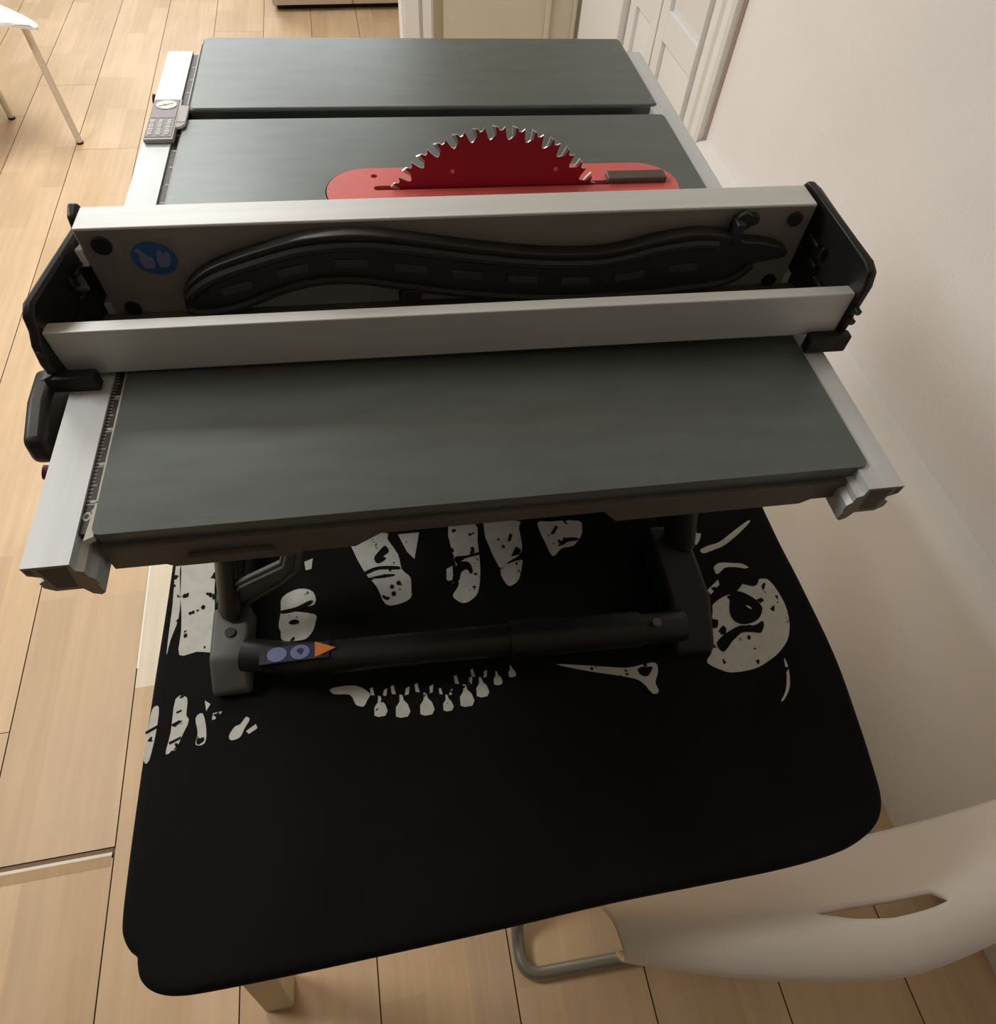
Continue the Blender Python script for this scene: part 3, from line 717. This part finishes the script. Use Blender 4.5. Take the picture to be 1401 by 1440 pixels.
def pointer():
    bm = bmesh.new(); z = TT-0.0018
    add_box(bm, -0.2375, -0.2075, 0.7455, 0.8335, z, z+0.0045)
    p = obj('scale_pointer', bm, mat('clouded_clear_plastic', (168, 164, 162), 0.35), saw, bevel=0.0012)
    z += 0.0046
    bm = bmesh.new()
    add_prism(bm, [(-0.2360, 0.7500), (-0.2100, 0.7500), (-0.2100, 0.8315), (-0.2360, 0.8315)], 'z', z, z+0.0004, 0)
    add_flat(bm, [(-0.2355, 0.790), (-0.2100, 0.790), (-0.2100, 0.807), (-0.2355, 0.807)], z+0.0006, 1)
    add_flat(bm, disc_poly(-0.2225, 0.8190, 0.0108, 0.0098, 24), z+0.0008, 2)
    # crossed arrow in the white ring
    add_flat(bm, [(-0.2310, 0.8150), (-0.2302, 0.8142), (-0.2155, 0.8215), (-0.2160, 0.8228)], z+0.0010, 0)
    add_flat(bm, [(-0.2265, 0.8205), (-0.2240, 0.8195), (-0.2215, 0.8170), (-0.2240, 0.8170)], z+0.0010, 0)
    rnd = random.Random(5)
    for cx in (-0.2320, -0.2235, -0.2150):
        for i in range(9):
            y0 = 0.7545+i*0.0036; w = rnd.uniform(0.0016, 0.0026)
            add_flat(bm, [(cx-w, y0), (cx+w, y0), (cx+w, y0+0.0021), (cx-w, y0+0.0021)], z+0.0008, 2)
    obj('label', bm, [M['label_brown'], M['label_purple'], M['white']], p)
    bm = bmesh.new()
    add_prism(bm, [(-0.2074, 0.7690), (-0.2035, 0.7700), (-0.1990, 0.7760), (-0.1985, 0.8150), (-0.2074, 0.8170)], 'z', TT+0.0012, TT+0.0036)
    obj('lens', bm, M['clear'], p)
    bm = bmesh.new(); add_box(bm, -0.2072, -0.1992, 0.7790, 0.7796, TT+0.0038, TT+0.0041); obj('hairline', bm, M['label_brown'], p)
pointer()

# ------------------------------------------------------------------ rip fence, lying across the rails
fence = thing('rip_fence', 'wide silver rip fence with black end plates lying across the saw table', 'rip fence', (0.0619, 0.4, 1.078), (0, R(-1.0), -0.0254))
def fence_parts():
    F = fence
    NH, FH, NL, FL = 0.0395, 0.0768, 0.3037, 0.2812
    bm = bmesh.new(); add_box(bm, -FL, FL, 0.0607, 0.0885, 0.0, FH); [add_box(bm, min(q*FL, q*0.2874), max(q*FL, q*0.2874), 0.0610, 0.0740, 0.0, 0.012) for q in (-1, 1)]; obj('rear_bar', bm, M['alu'], F, bevel=0.0009, local=True)
    bm = bmesh.new(); add_box(bm, -NL, NL, -0.0043, 0.0069, 0.0, NH); obj('front_bar', bm, M['alu'], F, bevel=0.0009, local=True)
    bm = bmesh.new(); add_prism(bm, [(-0.3085, 0.0072), (0.3085, 0.0072), (0.2920, 0.0600), (-0.2920, 0.0600)], 'z', 0.0, 0.003); obj('floor_web', bm, M['apron'], F, local=True)
    bm = bmesh.new(); add_box(bm, -0.2800, 0.2800, 0.0599, 0.0606, 0.0035, FH-0.0012); obj('face_shade_panel', bm, mat('channel_shade_grey', (136, 132, 126), 0.5, noise=0.08, nscale=(20, 20, 60)), F, local=True)  # added panel, its grey darkens the face like shade inside the channel
    for sg in (-1, 1):
        if sg < 0:
            pr = [(-0.0135, -0.004), (-0.015, 0.020), (-0.011, 0.034), (-0.004, 0.041), (-0.001, 0.051), (0.006, 0.0575), (0.076, 0.068), (0.079, 0.0755), (0.090, 0.0795), (0.0935, 0.075), (0.0935, 0.0)]
        else:
            pr = [(-0.0065, -0.006), (-0.0075, 0.010), (-0.0085, 0.012), (-0.0075, 0.020), (-0.008, 0.048), (-0.004, 0.059), (0.004, 0.0635), (0.080, 0.0795), (0.089, 0.0800), (0.0925, 0.075), (0.0925, 0.0)]
        slant = lambda p, o=0: sg*(NL+0.0008+o+(FL-NL)*min(1, max(0, p[0]/0.075)))
        bm = bmesh.new(); add_prism(bm, pr, 'x', lambda p: slant(p, 0), lambda p: slant(p, 0.0075))
        e = obj('end_plate', bm, M['black'], F, bevel=0.0022, seg=3, local=True)
        # moulded ribs, screw bosses and the latch on the inner face
        bm = bmesh.new()
        xi = lambda y: sg*(NL+(FL-NL)*y/0.075)
        for (y, z, w, h) in ((0.052, 0.050, 0.016, 0.003), (0.044, 0.034, 0.012, 0.004), (0.040, 0.046, 0.003, 0.010), (0.030, 0.024, 0.018, 0.003)):
            x = xi(y); add_box(bm, min(x, x-sg*0.003), max(x, x-sg*0.003), y-w/2, y+w/2, z-h/2, z+h/2)
        obj('rib', bm, M['black'], e, bevel=0.0008, local=True)
        if sg < 0:
            y, z = 0.070, 0.0555; x = xi(y-0.006)
            bm = bmesh.new(); add_box(bm, x-0.006, x+0.0028, 0.0600, 0.0730, 0.046, 0.0605)
            obj('white_latch', bm, M['white'], e, bevel=0.001, local=True)
            bm = bmesh.new(); add_box(bm, x-0.004, x+0.0005, 0.0470, 0.0482, 0.038, 0.048); add_box(bm, x-0.008, x+0.001, 0.0458, 0.0478, 0.036, 0.0385)
            obj('spring_clip', bm, M['steel'], e, local=True)
        for y, z in ((-0.0095, 0.028), (-0.009, 0.018)):
            x = sg*(NL+0.004)
            bm = bmesh.new(); add_tube(bm, [(x, y-0.004, z), (x, y+0.001, z)], 0.0026, 10); obj('screw', bm, M['black'], e, smooth=True, local=True)
    # screws through the rear bar
    for x, z, r in ((-0.2655, 0.0640, 0.0068), (-0.2655, 0.0085, 0.0060), (0.2660, 0.0655, 0.0058), (0.2665, 0.0075, 0.0060)):
        bm = bmesh.new(); add_tube(bm, [(x, 0.0606, z), (x, 0.0572, z)], r, 16); obj('screw', bm, M['black_matt'], F, smooth=True, local=True)
    # push stick clip
    bm = bmesh.new(); add_tube(bm, [(0.2215, 0.0606, 0.0672), (0.2215, 0.0540, 0.0672)], 0.0075, 16); add_box(bm, 0.2125, 0.2190, 0.046, 0.0606, 0.0520, 0.0700)
    add_tube(bm, [(0.2295, 0.0606, 0.0672), (0.2295, 0.0555, 0.0672)], 0.0050, 12)
    obj('stick_clip', bm, M['black'], F, bevel=0.001, local=True)
    # round blue sticker with a white glove sign
    bm = bmesh.new(); on = lambda y: (lambda p: (p[0], y, p[1]))
    cx, cz = -0.2335, 0.0515
    bm_y = 0.0604
    add_flat(bm, [(cx-0.020, cz-0.0160), (cx+0.019, cz-0.0160), (cx+0.019, cz+0.0165), (cx-0.020, cz+0.0165)], 0, 2, on(0.0597))
    add_flat(bm, disc_poly(cx, cz, 0.0162, 0.0140, 28), 0, 0, on(0.0595))
    g1 = [(-.0098, .0030), (-.0120, .0078), (-.0088, .0092), (-.0056, .0045), (-.0030, .0015), (-.0010, .0020), (-.0012, -.0050), (-.0040, -.0085), (-.0095, -.0075), (-.0112, -.0020)]
    g2 = [(.0020, .0010), (.0035, .0065), (.0062, .0070), (.0068, .0030), (.0096, .0055), (.0118, .0040), (.0110, -.0030), (.0070, -.0080), (.0020, -.0078), (.0008, -.0030)]
    for g in (g1, g2): add_flat(bm, [(cx+a, cz+b) for a, b in g], 0, 1, on(0.0593))
    bmesh.ops.recalc_face_normals(bm, faces=bm.faces[:])
    obj('round_sticker', bm, [M['blue'], M['blue_pale'], mat('faint_sticker_edge', (130, 126, 120), 0.5)], F, recalc=False, local=True)
    # clamp blocks on the rails and the lock lever at the operator's end
    bm = bmesh.new(); add_box(bm, -0.3140, -0.2790, -0.0190, -0.0090, -0.0035, 0.010); obj('clamp_block', bm, M['black_matt'], F, bevel=0.0015, local=True)
    bm = bmesh.new(); add_box(bm, 0.2790, 0.3150, -0.0140, -0.0046, -0.0125, 0.004); obj('clamp_block', bm, M['black_matt'], F, bevel=0.0015, local=True)
    bm = bmesh.new()
    pr = [(-0.002, 0.004), (0.008, -0.004), (0.006, -0.030), (-0.020, -0.044), (-0.052, -0.040), (-0.066, -0.026), (-0.062, -0.008), (-0.030, 0.002)]
    add_prism(bm, pr, 'x', -0.3275, -0.3115)
    lv = obj('lock_lever', bm, M['black'], F, bevel=0.005, seg=3, local=True)
    bm = bmesh.new(); add_prism(bm, [(-0.3105, -0.004), (-0.3145, -0.0205), (-0.3090, -0.0165), (-0.3050, -0.006)], 'z', 0.0102, 0.0112); obj('worn_mark', bm, M['grey_pl'], F, local=True)
fence_parts()

def push_stick():
    t = thing('push_stick', 'wavy black plastic push stick clipped inside the silver fence', 'push stick', (0.0619, 0.4, 1.078), (0, R(-1.0), -0.0254))
    up = [(-0.2186, 0.030), (-0.2079, 0.0403), (-0.186, 0.0524), (-0.1362, 0.0674), (-0.1098, 0.0716), (-0.0813, 0.0722), (-0.0529, 0.0690), (-0.0048, 0.0601), (0.0516, 0.0515), (0.0979, 0.0490), (0.1263, 0.0522), (0.1534, 0.0590), (0.1843, 0.0628), (0.2085, 0.0600)]
    tip = [(0.225, 0.054), (0.2400, 0.0525), (0.2540, 0.0490), (0.2650, 0.0440), (0.2660, 0.0395), (0.2610, 0.0372)]
    low = [(-0.2226, 0.0140), (-0.2108, 0.0068), (-0.1817, 0.0105), (-0.1452, 0.0241), (-0.1166, 0.0306), (-0.0862, 0.0304), (-0.0559, 0.0242), (-0.0041, 0.0139), (0.0563, 0.0065), (0.1065, 0.0045), (0.1503, 0.0055), (0.1806, 0.0085), (0.2114, 0.0120), (0.2276, 0.0189), (0.2402, 0.0340)]
    def sm(p): return [(q.x, q.y) for q in smooth_path([(a, b, 0) for a, b in p], False, 5)]
    U = sm(up); Lw = sm(low)
    outline = U+tip+Lw[::-1]
    bm = bmesh.new(); add_prism(bm, outline, 'y', 0.0475, 0.0595)
    body = obj('stick_body', bm, M['stick'], t, bevel=0.0012, local=True)
    # raised rim along both long edges
    for nm, path, off in (('upper_rim', U, -0.0085), ('lower_rim', Lw, 0.0045)):
        bm = bmesh.new()
        add_tube(bm, [(x, 0.0470, z+off) for x, z in path[2:-2]], 0.004, 8, flat=None)
        obj(nm, bm, M['stick'], t, smooth=True, local=True)
    # shallow rectangular pockets
    mid = lambda x: (lambda u, l: (u+l)/2-0.002)(min(U, key=lambda p: abs(p[0]-x))[1], min(Lw, key=lambda p: abs(p[0]-x))[1])
    for i in range(9):
        x = -0.178+i*0.0445
        z0, z1 = mid(x-0.011), mid(x+0.011)
        bm = bmesh.new()
        vs = [(x-0.012, z0-0.0035), (x+0.012, z1-0.0035), (x+0.012, z1+0.0035), (x-0.012, z0+0.0035)]
        add_prism(bm, vs, 'y', 0.0468, 0.0474); obj('pocket', bm, M['stick_lo'], t, local=True)
    bm = bmesh.new(); add_prism(bm, [(-0.0560, 0.0125), (-0.0400, 0.0125), (-0.0360, 0.0255), (-0.0520, 0.0255)], 'y', 0.0420, 0.0590); obj('catch', bm, M['black_matt'], t, bevel=0.001, local=True)
push_stick()

# ------------------------------------------------------------------ white chair at the lower right
def near_chair():
    t = thing('chair', 'white plastic chair with a hand slot in its curved back, beside the black cloth', 'chair', (0.41, 0.2, 0), (0, 0, 0))
    CX, HW = 0.470, 0.309
    prof = [(0.002, 0.590), (-0.004, 0.610), (0.000, 0.628), (0.012, 0.640), (0.026, 0.646), (0.036, 0.646), (0.044, 0.644), (0.052, 0.640), (0.061, 0.634), (0.071, 0.623), (0.083, 0.604), (0.096, 0.580), (0.112, 0.548), (0.130, 0.516)]
    fine = smooth_path([(a, b, 0) for a, b in prof], False, 8)
    def height(off):
        for p, q in zip(fine[10:], fine[11:]):
            if p.x <= off <= q.x: return p.y+(q.y-p.y)*(off-p.x)/(q.x-p.x)
        return fine[-1].y
    s0, s1 = 0.387, 0.538
    def lerp_tab(t, tab):
        for (a, va), (b, vb) in zip(tab, tab[1:]):
            if t <= b: return va+(vb-va)*max(0, (t-a)/(b-a))
        return tab[-1][1]
    LO = [(-9, 0.0555), (0, 0.0555), (0.24, 0.0490), (0.52, 0.0460), (0.85, 0.0460), (1.0, 0.0475), (9, 0.0475)]
    HI = [(-9, 0.0575), (0, 0.0565), (0.24, 0.0605), (0.5, 0.0618), (0.86, 0.0600), (0.93, 0.0585), (1.0, 0.0490), (1.1, 0.0550), (9, 0.0575)]
    xs = sorted(set([CX-HW+2*HW*i/120 for i in range(121) if not s0-0.002 < CX-HW+2*HW*i/120 < s1+0.002]+[s0+(s1-s0)*i/40 for i in range(41)]))
    bm = bmesh.new(); g = []
    head = [(p.x, p.y) for p in fine[:26]]      # up to the top of the rolled rim
    o0 = head[-1][0]
    for x in xs:
        w = (x-s0)/(s1-s0); lo, hi = lerp_tab(w, LO), lerp_tab(w, HI)
        offs = [o0+(lo-o0)*i/6 for i in range(1, 7)]+[lo+(hi-lo)*i/3 for i in range(1, 4)]+[hi+(0.130-hi)*i/16 for i in range(1, 17)]
        col = head+[(o, height(o)) for o in offs]
        u = (x-CX)/HW; row = []
        for off, z in col:
            k = min(1, max(0, (off+0.004)/0.07))
            hw = HW-0.020*(1-k)
            amp = 0.057-0.036*min(1, max(0, (off-0.03)/0.095))
            row.append(bm.verts.new((CX+hw*u, -0.076+off+amp*abs(u)**1.6, z-0.012*abs(u)**3)))
        g.append(row)
    nh = len(head)
    for i in range(len(xs)-1):
        for j in range(len(g[0])-1):
            if s0-1e-6 <= xs[i] and xs[i+1] <= s1+1e-6 and nh+5 <= j < nh+8: continue
            bm.faces.new((g[i][j], g[i+1][j], g[i+1][j+1], g[i][j+1]))
    loose = [v for v in bm.verts if not v.link_faces]
    bmesh.ops.delete(bm, geom=loose, context='VERTS')
    o = obj('backrest', bm, M['chair'], t, smooth=True)
    s = o.modifiers.new('solid', 'SOLIDIFY'); s.thickness = 0.005; s.offset = 0
    bm = bmesh.new(); rings = []
    for sc, z in ((0.97, 0.436), (1.0, 0.444), (0.97, 0.452), (0.6, 0.447), (0.2, 0.445)):
        rings.append([bm.verts.new((CX+(x-CX)*sc, 0.27+(y-0.27)*sc, z)) for x, y in rrect(CX-0.22, CX+0.14, 0.090, 0.455, 0.06)])
    n = len(rings[0])
    for i in range(len(rings)-1):
        for j in range(n): bm.faces.new((rings[i][j], rings[i][(j+1) % n], rings[i+1][(j+1) % n], rings[i+1][j]))
    bm.faces.new(rings[0][::-1]); bm.faces.new(rings[-1]); obj('seat', bm, M['chair'], t, smooth=True)
    rt = 0.0115
    L, Rr = 0.122, 0.655
    path = round_path([(L+0.090, 0.36, 0.425), (L, 0.03, 0.0125), (L+0.004, -0.037, 0.0125), (Rr-0.004, -0.037, 0.0125), (Rr, 0.03, 0.0125), (Rr-0.080, 0.36, 0.425)], 0.05, 8)
    bm = bmesh.new(); add_tube(bm, path, rt, 14); obj('rear_leg_frame', bm, M['chrome'], t, smooth=True)
    path = round_path([(0.225, 0.018, 0.585), (0.225, 0.075, 0.425), (0.225, 0.28, 0.420), (0.22, 0.50, 0.0125), (0.60, 0.50, 0.0125), (0.58, 0.28, 0.420), (0.58, 0.085, 0.425), (0.60, 0.020, 0.545)], 0.04, 8)
    bm = bmesh.new(); add_tube(bm, path, rt, 14); obj('front_leg_frame', bm, M['chrome'], t, smooth=True)
near_chair()

# ------------------------------------------------------------------ light
def area(name, loc, target, size, power, color):
    l = bpy.data.lights.new(name, 'AREA'); l.shape = 'RECTANGLE'; l.size, l.size_y = size; l.energy = power; l.color = color
    o = bpy.data.objects.new(name, l); COL.objects.link(o); o.location = loc
    d = Vector(target)-Vector(loc); o.rotation_euler = d.to_track_quat('-Z', 'Y').to_euler()
    return o
area('ceiling_lamp', (-1.0, 2.7, 2.44), (-1.0, 2.7, 0), (0.9, 0.9), 27, (1.0, 0.985, 0.96))
area('near_fill_light', (-1.95, 1.1, 2.44), (-1.6, 1.0, 0), (0.8, 0.8), 29, (1.0, 0.975, 0.94))  # unseen area light, added to brighten the near left floor
area('window_light', (-0.9, 5.9, 1.7), (-0.7, 2.0, 1.1), (2.4, 1.6), 52, (0.93, 0.97, 1.0))
w = bpy.data.worlds.new('world'); scene.world = w; w.use_nodes = True
w.node_tree.nodes['Background'].inputs[0].default_value = (0.8, 0.85, 0.9, 1)
w.node_tree.nodes['Background'].inputs[1].default_value = 0.3

vs = scene.view_settings
vs.view_transform = 'Standard'; vs.look = 'None'; vs.exposure = 0.45; vs.gamma = 1.0; vs.use_curve_mapping = False
